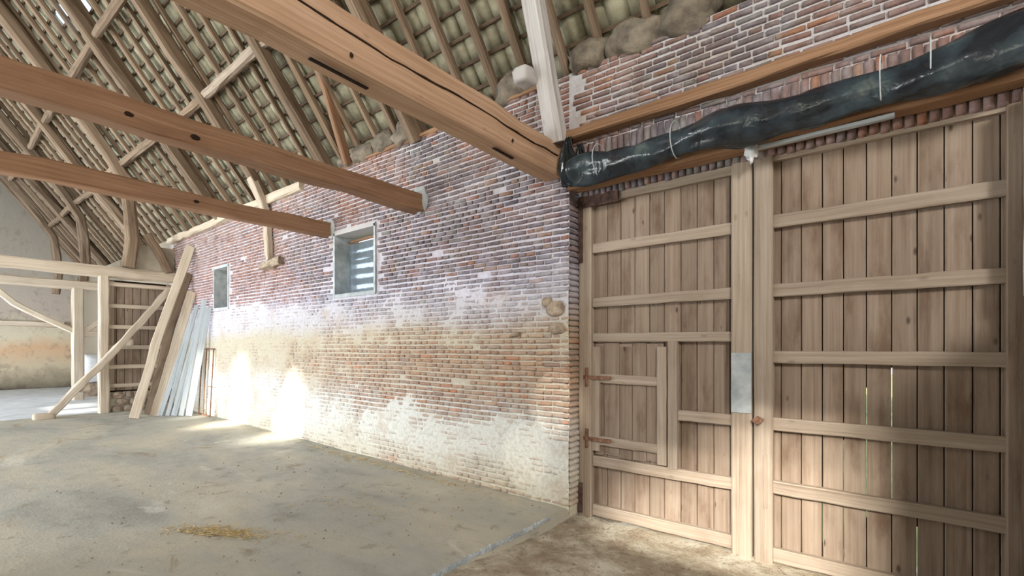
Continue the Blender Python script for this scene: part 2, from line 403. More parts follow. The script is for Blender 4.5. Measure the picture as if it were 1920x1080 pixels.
# brick meshes
def brick_mesh(k):
    rr = random.Random(k); bv = .16
    V = []; F = []
    # front faces -Y, unit box x,z in [-.5,.5]; y 0 (front) .. 1 (back); rounded front
    n = 4
    def pt(x, z, y): return (x+rr.uniform(-.012, .012), y, z+rr.uniform(-.03, .03))
    ring0 = [(-.5, -.5), (0, -.5), (.5, -.5), (.5, 0), (.5, .5), (0, .5), (-.5, .5), (-.5, 0)]
    r2 = [(x*.985, z*.94) for x, z in ring0]; r3 = [(x*.93, z*.72) for x, z in ring0]
    for ring, y in ((ring0, .9), (ring0, .38), (r2, .12), (r3, .0)):
        ox = 0
        for (x, z) in ring: V.append(pt(x, z, y+rr.uniform(-.02, .05)))
    V.append((0, -.03+rr.uniform(-.03, .03), 0)); m = 8
    for r_ in range(3):
        for j in range(8):
            F.append((r_*m+j, r_*m+(j+1) % m, (r_+1)*m+(j+1) % m, (r_+1)*m+j))
    for j in range(8): F.append((24+j, 24+(j+1) % m, 32))
    return V, F
BV = [brick_mesh(k) for k in range(10)]
BM = []
for k, (v, f) in enumerate(BV):
    me = bpy.data.meshes.new('brick'); me.from_pydata(v, [], f); me.materials.append(M_BRICK)
    me.polygons.foreach_set('use_smooth', [True]*len(f)); BM.append(me)
bricks = []   # (cx, y, cz, w, h, rotz?)
CH = .058
def lay(xa, xb, z0, rows, skipf, yf, rng, zb=0):
    for r_ in range(rows):
        z = z0+r_*CH; x = xb
        first = True; header = r_ % 2
        while x > xa:
            if first: w = .19 if header else .095
            else: w = rng.choice([.19, .19, .2, .10, .18, .095, .1]) if header else rng.choice([.10, .095, .19, .1, .2, .11])
            first = False
            gap = rng.uniform(.011, .024)
            cx = x-w/2; wx = w-gap*.5
            zz = z+CH/2+.015*noise.noise((cx*.7, r_*.3, 0))+rng.uniform(-.002, .002)
            if not skipf(cx, zz, w/2) and cx-w/2 > xa-.1:
                ww = wx; 
                bricks.append((cx, yf(cx, zz)+rng.uniform(-.004, .004), zz, wx, CH-rng.uniform(.013, .021), rng.uniform(-.035, .035)))
            x -= w+gap*.4
rng = random.Random(3)
def skipm(x, z, hw):
    if in_win(x, z, hw*.9, .025): return True
    c = coverage(x, z)
    if c > 1.05 and noise.noise((x*9, z*9, 2)) > -.1: return True
    if noise.noise((x*3.1, z*8, 11)) > .62: return True   # lost bricks
    return False
def yb(x, z): return WY-.012+.012*noise.noise((x*.8, z*.8, 0))
lay(XP+.0, XC, .0, 74, skipm, yb, rng)
n_main = len(bricks)
# above the door up to the wall top, ragged top row
def skip2(x, z, hw): return x-hw < XC+.0
for_b = len(bricks)
lay(XC-.01, 1.6, 3.555, 13, skip2, yb, rng)
# soldier course (upright headers) of the flat arch, twice: inner and lower lit row
soldiers = []
x = XC+.05
while x < .9:
    soldiers.append((x, WY-.012+rng.uniform(-.005, .005), 3.485, .052, .15+rng.uniform(-.01, .01), rng.uniform(-.05, .05))); x += .063
low = []
x = XC+.10
while x < .85:
    low.append((x, WY+.10+rng.uniform(-.006, .006), 3.075+.0*x+.075, .052, .12+rng.uniform(-.02, .01), rng.uniform(-.06, .06))); x += .064
bricks += soldiers; 
# return (jamb) of the wall at its corner: bricks seen end-on
ret = []
for r_ in range(60):
    z = r_*CH+CH/2; ret.append((XC-.052, WY+.065, z, .10, CH-.013, 0))
def cam_uv(x, y, z):
    f = x*-math.sin(YAW)+y*math.cos(YAW); r = x*math.cos(YAW)+y*math.sin(YAW)
    if f < .1: return None
    return 960+889*r/f, 650-889*(z-1.6)/f, f
def vis(b):
    p = cam_uv(b[0], b[1], b[2])
    if not p or not (-5 < p[0] < 1925 and -5 < p[1] < 1085): return 0
    return b[3]*b[4]*1e4/p[2]**2
ranked = sorted(bricks, key=vis, reverse=True)
single, rest = ranked[:300-len(ret)], ranked[300-len(ret):]
D = .085
for b in single:
    o = bpy.data.objects.new('brick', BM[rng.randrange(10)]); place(o, wall, (b[0], b[1], b[2]))
    o.scale = (b[3], D, b[4]); o.rotation_euler = (0, b[5], rng.uniform(-.03, .03))
for b in ret:
    o = bpy.data.objects.new('brick', BM[rng.randrange(10)]); place(o, wall, (XC+.012+rng.uniform(-.004, .004), WY+.10, b[2]))
    o.scale = (.19, D, b[4]); o.rotation_euler = (0, 0, math.pi/2)
V, F = [], []
for b in rest:
    v, f = BV[rng.randrange(10)]; o = len(V); c, s_ = math.cos(b[5]), math.sin(b[5])
    for p in v:
        px, pz = p[0]*b[3], p[2]*b[4]
        V.append((b[0]+px*c+pz*s_+8, b[1]+p[1]*D-WY, b[2]-px*s_+pz*c))
    F += [tuple(i+o for i in q) for q in f]
tag(link('brick_courses', V, F, M_BRICK, wall, (-8, WY, 0), smooth=True), kind='stuff')
# broken stones near the corner
for (x, z, w, h) in [(-2.62, 1.98, .20, .15), (-2.60, 1.78, .18, .11), (-2.72, 2.05, .12, .10), (-3.13, 1.73, .12, .05)]:
    lump('rubble_stone', (x, WY-.004, z), w/2, .04, h/2, M_STONE, wall, amp=.25, seed=x, box=.6)

# ---- windows
def window(n, a, b, c, d, slats, full):
    w = tag(empty('window_%d' % n, ((a+b)/2, WY+.1, c)), kind='structure')
    t = .035; dp = .27
    boxes('window_jamb', [(a-.005, a+t, WY-.030, WY+dp, c, d)], M_CEMENT, w)
    boxes('window_jamb', [(b-t, b+.005, WY-.030, WY+dp, c, d)], M_CEMENT, w)
    boxes('window_head', [(a, b, WY-.030, WY+dp, d-t, d+.02)], W_GREY if full else M_CEMENT, w)
    boxes('window_sill', [(a, b, WY-.028, WY+dp, c-.02, c+t)], M_CEMENT, w)
    z = c+.06; i = 0
    for z, h in slats:
        sweep('slat', [(a+.03, WY+dp+.05, z), (b-.03, WY+dp+.05, z+R(-.02, .02))], h, .03, W_RAFT, w, up=(0, 1, 0), seg=4, jit=.008)
    return w
w1 = window(1, *WIN[0], [(2.45, .10), (2.62, .10), (2.78, .09), (2.93, .07), (3.03, .10), (3.17, .12)], True)
sweep('lintel_slat', [(-6.6, WY+.24, 3.235), (-5.63, WY+.24, 3.26)], .035, .04, W_LINT, w1, up=(0, 1, 0))
nx, ny = 22, 22; V = []
for j in range(ny+1):
    for i in range(nx+1):
        x = -6.61+.97*i/nx; z = 2.40+.79*j/ny
        V.append((x, .02*noise.noise((x*7, z*7, 0))+.008*noise.noise((x*20, z*13, 2)), z-2.4))
link('plastic_sheet', V, [(j*(nx+1)+i, j*(nx+1)+i+1, (j+1)*(nx+1)+i+1, (j+1)*(nx+1)+i) for j in range(ny) for i in range(nx)], M_SHEET, w1, (0, WY+.22, 2.4), smooth=True)
w2 = window(2, *WIN[1], [(2.5, .12), (2.68, .12), (2.86, .13), (3.04, .12), (3.2, .12)], False)

# ---- gable, side wall behind, partition infill
gz = lambda y: ZT+TAN*max(0, min(WY-y, y+6.15))
V = [(0, -6.3, -.3), (0, 4.7, -.3), (0, 4.7, 4.25), (0, -1.05, 12.0), (0, -6.3, 4.9)]
V += [(-.4, y, z) for _, y, z in V]
gab = link('wall_back', V, [(0, 1, 2, 3, 4), (9, 8, 7, 6, 5)]+[(i, i+5, (i+1) % 5+5, (i+1) % 5) for i in range(5)], M_GABLE, None, (XG, 0, 0)); gab['kind'] = 'structure'
V2 = [(0, v[1], v[2]) for v in V[:5]]+[(.4, v[1], v[2]) for v in V[:5]]
gab = link('wall_front', V2, [(4, 3, 2, 1, 0), (5, 6, 7, 8, 9)]+[(i, (i+1) % 5, (i+1) % 5+5, i+5) for i in range(5)], M_PLAS, None, (6, 0, 0)); gab['kind'] = 'structure'
sweep('ledge_rail', [(XG+.10, -3, 2.5), (XG+.10, 3.6, 2.42)], .2, .18, W_PALE, bpy.data.objects['wall_back'], seg=16, jit=.03)
boxes('wall_left', [(XG, -20, -6.3, -6.05, -.3, 4.3), (-20, -15, -6.3, -6.05, 2.7, 4.3), (-15, -10, -6.3, -6.05, -.3, 4.3), (-10, -5, -6.3, -6.05, 2.7, 4.3),
       (-5, -2.2, -6.3, -6.05, -.3, 4.3), (-2.2, 1.8, -6.3, -6.05, 2.7, 4.3), (1.8, 6.2, -6.3, -6.05, -.3, 4.3)], M_PLAS, kind='structure', loc=(-8, -6.1, 0))

boxes('added_shade_walls', [(-5.2, 1.1, -1.0, -.86, -.3, 2.25), (.98, 1.12, 2.3, 4.03, -.3, 2.15)], M_PLAS, kind='structure')  # unseen low walls, added to cast shade on the lower doors
# ---- roof
ceil = tag(empty('ceiling', (-8, 0, ZT)), kind='structure')
# far slope behind the camera with skylight and added openings, each shaped for its sun patch
def hole(p0, p1, ax):      # patch rectangle -> rectangle on the far slope; points where light lands
    out = []
    for p in (p0, p1):
        # p + k*(-SUN) meets z = ZT+TAN*(y+6.15)
        p = Vector(p); k = (ZT+TAN*(p.y+6.15)-p.z)/(-SUN.z+TAN*SUN.y)
        q = p-SUN*k; out.append(q)
    return min(out[0].x, out[1].x), max(out[0].x, out[1].x), min(out[0].y, out[1].y), max(out[0].y, out[1].y)
def wallhole(x0, x1, z0, z1):
    a = hole((x0, WY, z0), (x1, WY, z1), 0)
    q0 = hole((x0, WY, 0), (x0, WY, 0), 0)[0]; q1 = hole((x1, WY, 0), (x1, WY, 0), 0)[0]
    ql = hole((x0, WY, z0), (x0, WY, z0), 0)[0]; qh = hole((x1, WY, z1), (x1, WY, z1), 0)[0]
    return (ql, qh, a[2], a[3])
HOLES = [wallhole(-8.5, -7.75, -.25, 1.0), wallhole(-10.45, -9.75, -.25, 1.25), wallhole(-11.75, -11.3, -.2, 1.3)]
for hx, hz, hw in [(-2.62, 1.0, .20), (-3.0, .42, .14), ]: HOLES.append(wallhole(hx-hw/2, hx+hw/2, hz-hw/2, hz+hw/2))
# slot grid added further right, spaced to dim the sun patch at the doors' foot
for i in range(9):
    xa = -2.05+i*.22; zt = .15+.75*max(0, min(1, (xa+1.9)/.9))+.1
    z = -.45
    while z < zt-.1:
        HOLES.append(wallhole(xa, xa+.20, z, z+.145)); z += .21
HOLES.append(wallhole(-17.6, -15.2, -1.6, -.6))
xs = sorted({XG, 6.0} | {h for q in HOLES for h in q[:2]}); ys = sorted({-6.45, -1.05} | {h for q in HOLES for h in q[2:]})
V, F = [], []
for j in range(len(ys)-1):
    for i in range(len(xs)-1):
        cx, cy = (xs[i]+xs[i+1])/2, (ys[j]+ys[j+1])/2
        if any(a < cx < b and c < cy < d for a, b, c, d in HOLES): continue
        o = len(V); zf = lambda y: ZT+TAN*(y+6.15)
        for dz in (0, .06):
            V += [Vector((x, y, zf(y)+dz))-Vector((-8, -6, ZT)) for x, y in ((xs[i], ys[j]), (xs[i+1], ys[j]), (xs[i+1], ys[j+1]), (xs[i], ys[j+1]))]
        F += [(o, o+3, o+2, o+1), (o+4, o+5, o+6, o+7)]+[(o+k, o+(k+1) % 4, o+4+(k+1) % 4, o+4+k) for k in range(4)]
link('far_slope_boarding', V, F, M_TILE, ceil, (-8, -6, ZT))

SM = 5.1
def bend(X, s0, s1, off, n, a):
    sd_ = random.random()*50
    return [roof(X+a*noise.noise((i*.35, sd_, 0)), s0+(s1-s0)*i/n, off) for i in range(n+1)]
# common rafters, spaced about 0.44 m
x = 2.3; NR = []
while x > XG+.2:
    NR.append(x); x -= .44+R(-.03, .03)
for x in NR:
    sweep('common_rafter', bend(x, -.28, SM, .165, 9, .05), R(.07, .095), R(.08, .10), W_RAFT, ceil, up=(0, SIN, COS), seg=9, jit=.010, ch=.2)
# purlins cut between principals
PX = [1.7, -.6, -2.62, -4.75, -6.75, -8.86, -10.95, XP+.1, -16.1, -18.4, -20.4, -22.5]
for s_ in (1.07, 2.03, 3.1, 4.2):
    for a, b in zip(PX, PX[1:]):
        p, q = roof(a, s_+R(-.03, .03), .02), roof(b, s_+R(-.03, .03), .02)
        sweep('purlin', [p, q], .13, .15, W_RAIL if b > -9 else W_RAFT, ceil, up=(0, SIN, COS), seg=5, jit=.018, taper=R(.85, 1.1), ch=.25)
# battens
step = .255; rows = int((SM+.35)/COS/step)
for r_ in range(rows):
    s_ = -.32+r_*step*COS
    pts = [roof(XG+(2.6-XG)*i/14, s_+.012*noise.noise((i*1.7, r_*3.1, 0)), .232) for i in range(15)]
    sweep('batten', pts, .035, .025, W_BATT, ceil, up=(0, SIN, COS), seg=14, ch=.05)
# tiles: curved pantiles
def tile_mesh():
    V, F = [], []; n = 8; W = .236; Ln = .262; T = .014
    for k in range(2):
        for a in (0, 1):
            for i in range(n+1):
                u = i/n; h = -.034*math.sin(u*math.pi)**.7
                V.append((u*W-W/2, a*Ln-Ln/2, h+k*T+(.018 if a == 0 else 0)))
    m = n+1
    for i in range(n):
        F += [(i, i+1, m+i+1, m+i)[::-1], (2*m+i, 2*m+i+1, 3*m+i+1, 3*m+i), (i, i+1, 2*m+i+1, 2*m+i), (m+i+1, m+i, 3*m+i, 3*m+i+1)]
    F += [(0, 2*m, 3*m, m), (n, m+n, 3*m+n, 2*m+n)]
    return V, F
tv, tf = tile_mesh()
TM = bpy.data.meshes.new('roof_tile'); TM.from_pydata(tv, [], tf); TM.materials.append(M_TILE); TM.polygons.foreach_set('use_smooth', [True]*len(tf))
TG = bpy.data.meshes.new('glass_tile'); TG.from_pydata(tv, [], tf); TG.materials.append(M_GLASS)
ax = Vector((-1, 0, 0)); up = Vector((0, SIN, COS)); sl = Vector((0, -COS, SIN))
RM = Matrix((ax, sl, up)).transposed()
tiles = []
for r_ in range(rows):
    for i in range(int((2.6-XG)/.235)):
        X = 2.5-i*.235+R(-.006, .006); s_ = -.30+(r_+.4)*step*COS
        p = roof(X, s_, .285+R(-.004, .004)); q = cam_uv(*p)
        v = 0
        if q and -20 < q[0] < 1940 and -30 < q[1] < 1100: v = 1/q[2]**2 if q[1] < 500 else .001
        tiles.append((v, p, R(-.03, .03), q))
tiles.sort(key=lambda t: -t[0])
V, F = [], []; cnt = 0
for v, p, rz, q in tiles:
    gl = q and 112 < q[0] < 166 and -40 < q[1] < 52
    if gl:
        o = bpy.data.objects.new('glass_tile', TG); place(o, ceil, p); o.rotation_euler = RM.to_euler(); continue
    M = RM @ Matrix.Rotation(rz, 3, 'Z')
    if cnt < 300 and v > .001:
        o = bpy.data.objects.new('roof_tile', TM); place(o, ceil, p); o.rotation_euler = M.to_euler(); cnt += 1
    else:
        o = len(V); V += [M @ Vector(a)+p-Vector((-8, 0, ZT)) for a in tv]; F += [tuple(k+o for k in f) for f in tf]
gq = [p for v, p, rz, q in tiles if q and 112 < q[0] < 166 and -40 < q[1] < 52]
V2, F2 = [], []
NX_, NY_ = 90, 26
for i in range(NX_):
    for j in range(NY_):
        a, b = XG+(2.7-XG)*i/NX_, XG+(2.7-XG)*(i+1)/NX_; c_, d = -.4+(SM+.5)*j/NY_, -.4+(SM+.5)*(j+1)/NY_
        m_ = roof((a+b)/2, (c_+d)/2, .33)
        if any((m_-g).length < .26 for g in gq): continue
        o = len(V2); V2 += [roof(*t_, .335)-Vector((-8, 0, ZT)) for t_ in ((a, c_), (b, c_), (b, d), (a, d))]; F2.append((o, o+1, o+2, o+3))
link('dark_tile_backing', V2, F2, M_HOLE, ceil, (-8, 0, ZT))  # dark sheet added above the tiles to block sky and darken their gaps
tag(link('tile_covering', V, F, M_TILE, ceil, (-8, 0, ZT), smooth=True), kind='stuff')

# ================================================================ ROOF TIMBERS (things)
def principal(X, label, pts=None, w=.17, h=.2):
    t = thing('principal_rafter', label, 'rafter', roof(X, 0, 0), 'thick principal rafters of the brick side slope')
    sweep('rafter_beam', pts or bend(X, -.02, SM, -.02, 8, .06), w, h, W_RAFT, t, up=(0, SIN, COS), seg=14, jit=.022, ch=.2)
    return t
principal(-4.75, 'thick dark rafter rising just left of the biggest cross beam')
principal(-6.75, 'thick grey rafter landing on the brick wall above the cement-framed window')
t = principal(-8.86, 'long grey rafter whose foot runs down into a curved wall post')
sweep('wall_post', [roof(-8.86, .25, -.05), (-8.8, WY-.10, 4.15), (-8.72, WY-.07, 3.7), (-8.66, WY-.06, 3.15)], .16, .13, W_PALE, t, up=(0, 1, 0), seg=10, jit=.012, taper=.75)
sweep('corbel_stone', [(-9.0, WY-.05, 3.06), (-8.25, WY-.05, 3.1)], .11, .13, M_STONE, t, seg=4, jit=.02)
principal(-10.95, 'second thick rafter to the left of the curved wall post')
def curved(X, f=0, yb=3.12):
    return [(X, yb, 3.42), (X, yb+.08, 3.9), (X, yb+.05, 4.5), roof(X, .9, -.10), roof(X, 1.6, -.04), roof(X, SM, -.02)]
principal(XP+.1, 'bowed thick rafter curving down onto the tie beam of the timber partition', curved(XP+.1), .22, .24)
principal(-16.1, 'straight thick rafter first beyond the timber partition')
principal(-18.4, 'bowed thick rafter above the far open timber frame', curved(-18.4), .2, .22)
principal(-20.4, 'straight thick rafter second before the plastered gable')
principal(-22.5, 'thick rafter nearest the plastered gable', curved(-22.5), .2, .2)

def tie(name, label, X0, X1, zc0, zc1, w, h, mat, y1=-6, rnd=False, jit=.015, y0=None, n=28):
    t = thing(name, label, 'beam', (X0, WY, zc0))
    pts = [(X0+(X1-X0)*i/8, (y0 or WY+.05)+(y1-(y0 or WY+.05))*i/8, zc0+(zc1-zc0)*i/8) for i in range(9)]
    sweep('beam_timber', pts, w, h, mat, t, seg=n, jit=jit, ch=.07 if not rnd else .3, rnd=False)
    return t
t1 = tie('tie_beam', 'largest cracked orange-brown tie beam, end resting beside the big doors', -2.65, -2.50, 3.45, 3.40, .23, .32, W_TIE, jit=.010, y0=WY+.0)
for k, (y, z) in enumerate([(1.42, 3.264), (3.05, 3.285)]):
    sweep('mortise_slot', [(-2.60, y, z-.007), (-2.615, y+(.40, .28)[k], z-.007)], .028, .008, M_HOLE, t1)
# long drying crack along the side facing the doors
pts = []
for i in range(46):
    y = 3.95-i*.075; pts.append((-2.650+.115+(4.05-y)*.0149+.004, y, 3.475+.05*noise.noise((y*.8, 3, 0))+.014*noise.noise((y*5, 1, 0))))
sweep('crack', pts, .008, .010, M_HOLE, t1, seg=60, jit=.002)
for y, z in [(3.2, 3.37), (1.62, 3.33)]: lump('peg_hole', (-2.517+(4.05-y)*.0149-.004, y, z), .006, .012, .014, M_HOLE, t1)
t2 = tie('tie_beam', 'rounded orange-brown tie beam ending in a cement collar above the window', -4.71, -4.71, 3.43, 3.42, .21, .22, W_TIE2, jit=.020)
lump('cement_collar', (-4.68, WY-.01, 3.47), .15, .05, .17, M_CEMENT, t2, amp=.3, seed=3)
for y, z in [(1.05, 3.40), (1.5, 3.38)]: lump('peg_hole', (-4.71+.106, y, z), .01, .035, .022, M_HOLE, t2)
t3 = tie('tie_beam', 'thinner pale brown tie beam ending left of the cement-framed window', -6.80, -6.78, 3.40, 3.42, .18, .20, W_TIE2, jit=.018)
lump('cement_collar', (-6.76, WY-.01, 3.42), .12, .04, .14, M_CEMENT, t3, amp=.3, seed=5)
for y in (1.25, 2.2): lump('peg_hole', (-6.80+.09, y, 3.40), .01, .03, .02, M_HOLE, t3)
# post on the big beam
t = thing('roof_strut', 'grey squared post leaning up from the end of the largest tie beam', 'post', (-2.53, 3.92, 3.6))
sweep('post_timber', [(-2.53, 3.93, 3.60), (-2.53, 3.93-.55, 5.2), (-2.53, 3.0, 6.4)], .19, .15, W_GREY, t, up=(0, 1, .3), seg=12, jit=.010, taper=.9)
lump('protruding_peg', (-2.68, 3.60, 4.15), .09, .10, .07, W_GREY, t, amp=.3, box=.5, seed=2)
t = thing('roof_strut', 'slim brown post standing on wall top under the middle of the slope', 'post', (-6.2, 3.98, 4.3))
sweep('post_timber', [(-6.2, 3.98, 4.28), (-6.1, 3.6, 5.15), (-6.1, 3.38, 5.6)], .10, .12, W_TIE2, t, up=(0, 1, 0), seg=6, jit=.008)
# wall plate
t = thing('wall_plate', 'rough pale timber laid along the wall top beneath the left rafters', 'beam', (XP, WY+.08, 4.28))
sweep('plate_timber', [(XP-.2, WY+.0, 4.22), (-10.5, WY+.0, 4.24), (-7.6, WY+.02, 4.27)], .20, .15, W_PALE, t, seg=24, jit=.02)
t = thing('wall_top_board', 'reddish board lying on the wall top below the lumpy sacks', 'board', (-6.2, WY+.08, 4.3))
sweep('board_timber', [(-6.6, WY+.07, 4.30), (-2.75, WY+.07, 4.29)], .20, .045, W_LINT, t, seg=18, jit=.012)
SK = [(-6.35, .17, .11, 'small lumpy sack at the foot of the slim brown post'),
      (-5.95, .24, .14, 'leftmost full lumpy sack in the row right of the slim brown post'),
      (-5.47, .24, .16, 'middle lumpy sack in the row right of the slim brown post'),
      (-5.0, .24, .17, 'rightmost lumpy sack seen left of the largest tie beam'),
      (-3.72, .22, .12, 'pale lumpy sack just above the largest tie beam'),
      (-3.2, .27, .16, 'dark lumpy sack left of the grey leaning post'),
      (-2.24, .22, .17, 'lumpy sack right of the grey leaning post'),
      (-1.80, .24, .17, 'long lumpy sack between two rafter feet near the top edge'),
      (-1.32, .26, .20, 'bulging brown sack at the upper right end of the row')]
for i, (x, rx, rz, lb) in enumerate(SK):
    tag(lump('stuffed_sack', (x, WY+.07, 4.28+rz*.8), rx, .16, rz, M_SACK, amp=.42, fr=2.6, ns=22, nr=14, seed=i+1, box=.85), lb, 'sack', 'lumpy sacks stuffed along the wall top')

# ================================================================ BIG DOORS
DY = 4.25
def board_row(par, xa, xb, z0, z1, widths, y=None, mat=None, name='board'):
    x = xa; n = len(widths); tot = sum(widths)
    for w in widths:
        ww = (xb-xa)*w/tot
        sweep(name, [(x+ww/2, (y or DY)+.055+R(-.002, .002), z0+R(-.03, .03)), (x+ww/2, (y or DY)+.055, z1+R(-.03, .02))], ww-.007, .022, mat or W_DOOR, par, up=(0, 1, 0), seg=2, jit=.0015, ch=.06)
        x += ww
def gap_backing(par, xa, xb, z0, z1, slits=()):  # dark sheet added behind the boards, keeps daylight out and seams dark
    L, x = [], xa
    for sx, a, b in sorted(slits):
        L += [(x, sx-.003, DY+.075, DY+.09, z0, z1), (sx-.003, sx+.003, DY+.075, DY+.09, z0, a), (sx-.003, sx+.003, DY+.075, DY+.09, b, z1)]; x = sx+.003
    L.append((x, xb, DY+.075, DY+.09, z0, z1)); boxes('dark_backing', L, M_HOLE, par)
def rail(par, xa, xb, z, h, d=.05, name='rail', mat=None, y=None):
    return sweep(name, [(xa, (y or DY)+.018, z), (xb, (y or DY)+.018, z+R(-.008, .008))], h, d, mat or W_RAIL, par, up=(0, 1, 0), seg=8, jit=.004, ch=.08)
def stile(par, x, w, z0, z1, mat=None, d=.075, name='stile', y=None):
    return sweep(name, [(x, (y or DY)+.010, z0), (x, (y or DY)+.010, z1)], w, d, mat or W_RAIL, par, up=(0, 1, 0), seg=8, jit=.003, ch=.07)
d1 = tag(empty('door_1', (-1.65, DY, -.1)), kind='structure')
board_row(d1, -2.44, -.89, -.10, 3.13, [.10, .17, .14, .145, .145, .14, .15, .14, .14, .13, .14])
stile(d1, -2.385, .14, -.12, 3.1)
stile(d1, -.925, .155, -.13, 3.26, d=.10)
for z, h in [(3.09, .12), (2.585, .095), (2.045, .095), (1.69, .085), (.455, .10), (-.035, .11)]:
    rail(d1, -2.31, -1.0, z, h)
stile(d1, -1.50, .085, .50, 1.65, d=.06, name='middle_stile')
rail(d1, -1.455, -1.0, .985, .09)
wk = boxes('wicket_door', [(-2.30, -1.60, DY+.030, DY+.040, .53, 1.63)], W_DOOR, d1)
board_row(wk, -2.30, -1.62, .53, 1.63, [.1, .17, .13, .14, .14], y=DY-.022)
stile(wk, -1.60, .085, .52, 1.60, d=.05, name='wicket_stile'); stile(wk, -2.275, .085, .56, 1.6, d=.045, name='wicket_stile')
for z in (1.285, .665): rail(wk, -2.24, -1.645, z, .085)
for z in (1.29, .675):
    boxes('strap_hinge', [(-2.40, -2.10, DY-.034, DY-.026, z-.015, z+.020), (-2.375, -2.345, DY-.040, DY-.028, z-.09, z+.10)], M_RUST, wk)
boxes('top_iron_strap', [(-2.45, -2.02, DY-.040, DY-.020, 3.0, 3.12), (-2.455, -2.405, DY-.042, DY-.020, 2.45, 3.1)], M_DARK, d1)
boxes('bottom_iron_strap', [(-2.455, -2.41, DY-.042, DY-.020, -.08, .22)], M_DARK, d1)
boxes('repair_plate', [(-1.0, -.85, DY-.048, DY-.040, 1.06, 1.55)], M_CEMENT, d1)
gap_backing(d1, -2.45, -.895, -.1, 3.13)
d2 = tag(empty('door_2', (-.1, DY, -.1)), kind='structure')
board_row(d2, -.84, .66, -.10, 3.29, [.13, .05, .13, .13, .125, .13, .135, .13, .13, .13, .12, .08])
gap_backing(d2, -.835, .70, -.1, 3.28, [(-.375, .1, .45), (-.243, -.05, .9), (-.106, .35, 1.3), (.037, .5, 1.45), (.174, -.1, .35)])
stile(d2, -.765, .135, -.16, 3.22, d=.10)
stile(d2, .645, .10, -.12, 3.2, d=.07, mat=W_DOOR)
for z, h in [(3.135, .12), (2.594, .105), (2.047, .10), (1.518, .095), (.986, .10), (.483, .10), (-.055, .11)]:
    rail(d2, -.70, .60, z, h, d=.055)
sweep('hasp', [(-.835, DY-.07, 1.0), (-.775, DY-.075, 1.05), (-.76, DY-.075, 1.03), (-.80, DY-.07, .985)], .03, .014, M_RUST, d2, up=(0, 1, 0))
boxes('bolt_plate', [(-.76, -.735, DY-.05, DY-.040, .32, .74)], W_RAIL, d2)
# jamb post right
t = thing('jamb_post', 'upright post with pale edge at right end of the large doors', 'post', (.76, 4.15, -.1))
sweep('post_timber', [(.705, 4.10, -.12), (.705, 4.10, 3.12)], .12, .10, W_RAFT, t, up=(0, 1, 0), seg=10, jit=.008)
sweep('pale_edge_strip', [(.648, 4.045, 1.9), (.648, 4.04, 3.12)], .018, .02, W_WHITE, t, up=(0, 1, 0), seg=8, jit=.003)
# lintels
t = thing('lintel_beam', 'long orange-brown rail on brick above the soldier course', 'beam', (XC, WY-.05, 3.65))
sweep('lintel_timber', [(XC-.02, WY-.05, 3.655), (-.8, WY-.05, 3.66), (1.3, WY-.05, 3.70)], .12, .10, W_LINT, t, seg=20, jit=.008, up=(0, 0, 1))
t = thing('lintel_beam', 'lower brown lintel beam under the black plastic roll above the doors', 'beam', (XC, WY, 3.2))
sweep('lintel_timber', [(XC+.0, WY+.05, 3.215), (-.8, WY+.05, 3.22), (1.0, WY+.05, 3.235)], .20, .13, W_LINT, t, seg=20, jit=.010)
sweep('painted_daylight_strip', [(-.86, WY+.02, 3.315-.175), (.05, WY+.02, 3.315-.17)], .05, .028, W_WHITE, t, seg=6, jit=.002)  # white batten stands in for the strip of daylight above the doors
for b in low:
    o = bpy.data.objects.new('brick', BM[rng.randrange(10)]); place(o, wall, (b[0], WY+.15, b[2]+.0))
    o.scale = (b[3], D, b[4]*.8); o.rotation_euler = (0, b[5], 0)
# black plastic roll
t = thing('plastic_roll', 'rolled black plastic curtain hung under the brick arch above the doors', 'tarpaulin', (XC, 3.95, 3.35))
n, m = 150, 26; V, F = [], []
for i in range(n+1):
    f = i/n; X = XC+.10+f*3.05
    cz = 3.262-.015*math.sin(f*9)+.10*max(0, f-.62)**1.0*2.2
    cy = 3.90+.02*math.sin(f*11)
    r0 = .120+.018*math.sin(f*13+1)+.008*math.sin(f*31)+.05*max(0, f-.6)
    for j in range(m):
        a = 2*math.pi*j/m
        k = 1+.34*noise.noise((X*1.9, math.cos(a)*1.3+X*1.1, math.sin(a)*1.3))+.10*noise.noise((X*4, math.cos(a)*2.5+X*2, math.sin(a)*2.5))+.13*(abs(noise.noise((X*3.1+a*.9, math.cos(a)*1.6, math.sin(a)*1.6+4)))*2-.4)
        e = 1
        if i == 0 or i == n: e = .15
        V.append((X-XC, cy+math.cos(a)*r0*.75*k*e-3.95, cz+math.sin(a)*r0*k*e-3.35))
for i in range(n):
    for j in range(m): F.append((i*m+j, i*m+(j+1) % m, (i+1)*m+(j+1) % m, (i+1)*m+j))
link('rolled_film', V, F, M_TARP, t, (XC, 3.95, 3.35), smooth=True)
for (x, wv, z0, z1, s_) in [(-2.38, .13, 3.13, 3.60, 1), (-2.25, .12, 3.17, 3.50, 2)]:
    V, F = [], []
    for i in range(13):
        for j in range(9):
            u = (j/8-.5)*wv*(1+.5*math.sin(i*.4)); zz = z0+(z1-z0)*i/12
            V.append((x+u, .035*math.cos(j*2.1+i*.3+s_)+.02*noise.noise((x+u*9, zz*9, s_)), zz))
    for i in range(12):
        for j in range(8): F.append((i*9+j, i*9+j+1, (i+1)*9+j+1, (i+1)*9+j))
    o = link('hanging_fold', [Vector(v)-Vector((x, 0, z0)) for v in V], F, M_TARP, t, (x, 3.90, z0), smooth=True)
    md = o.modifiers.new('solid', 'SOLIDIFY'); md.thickness = .006
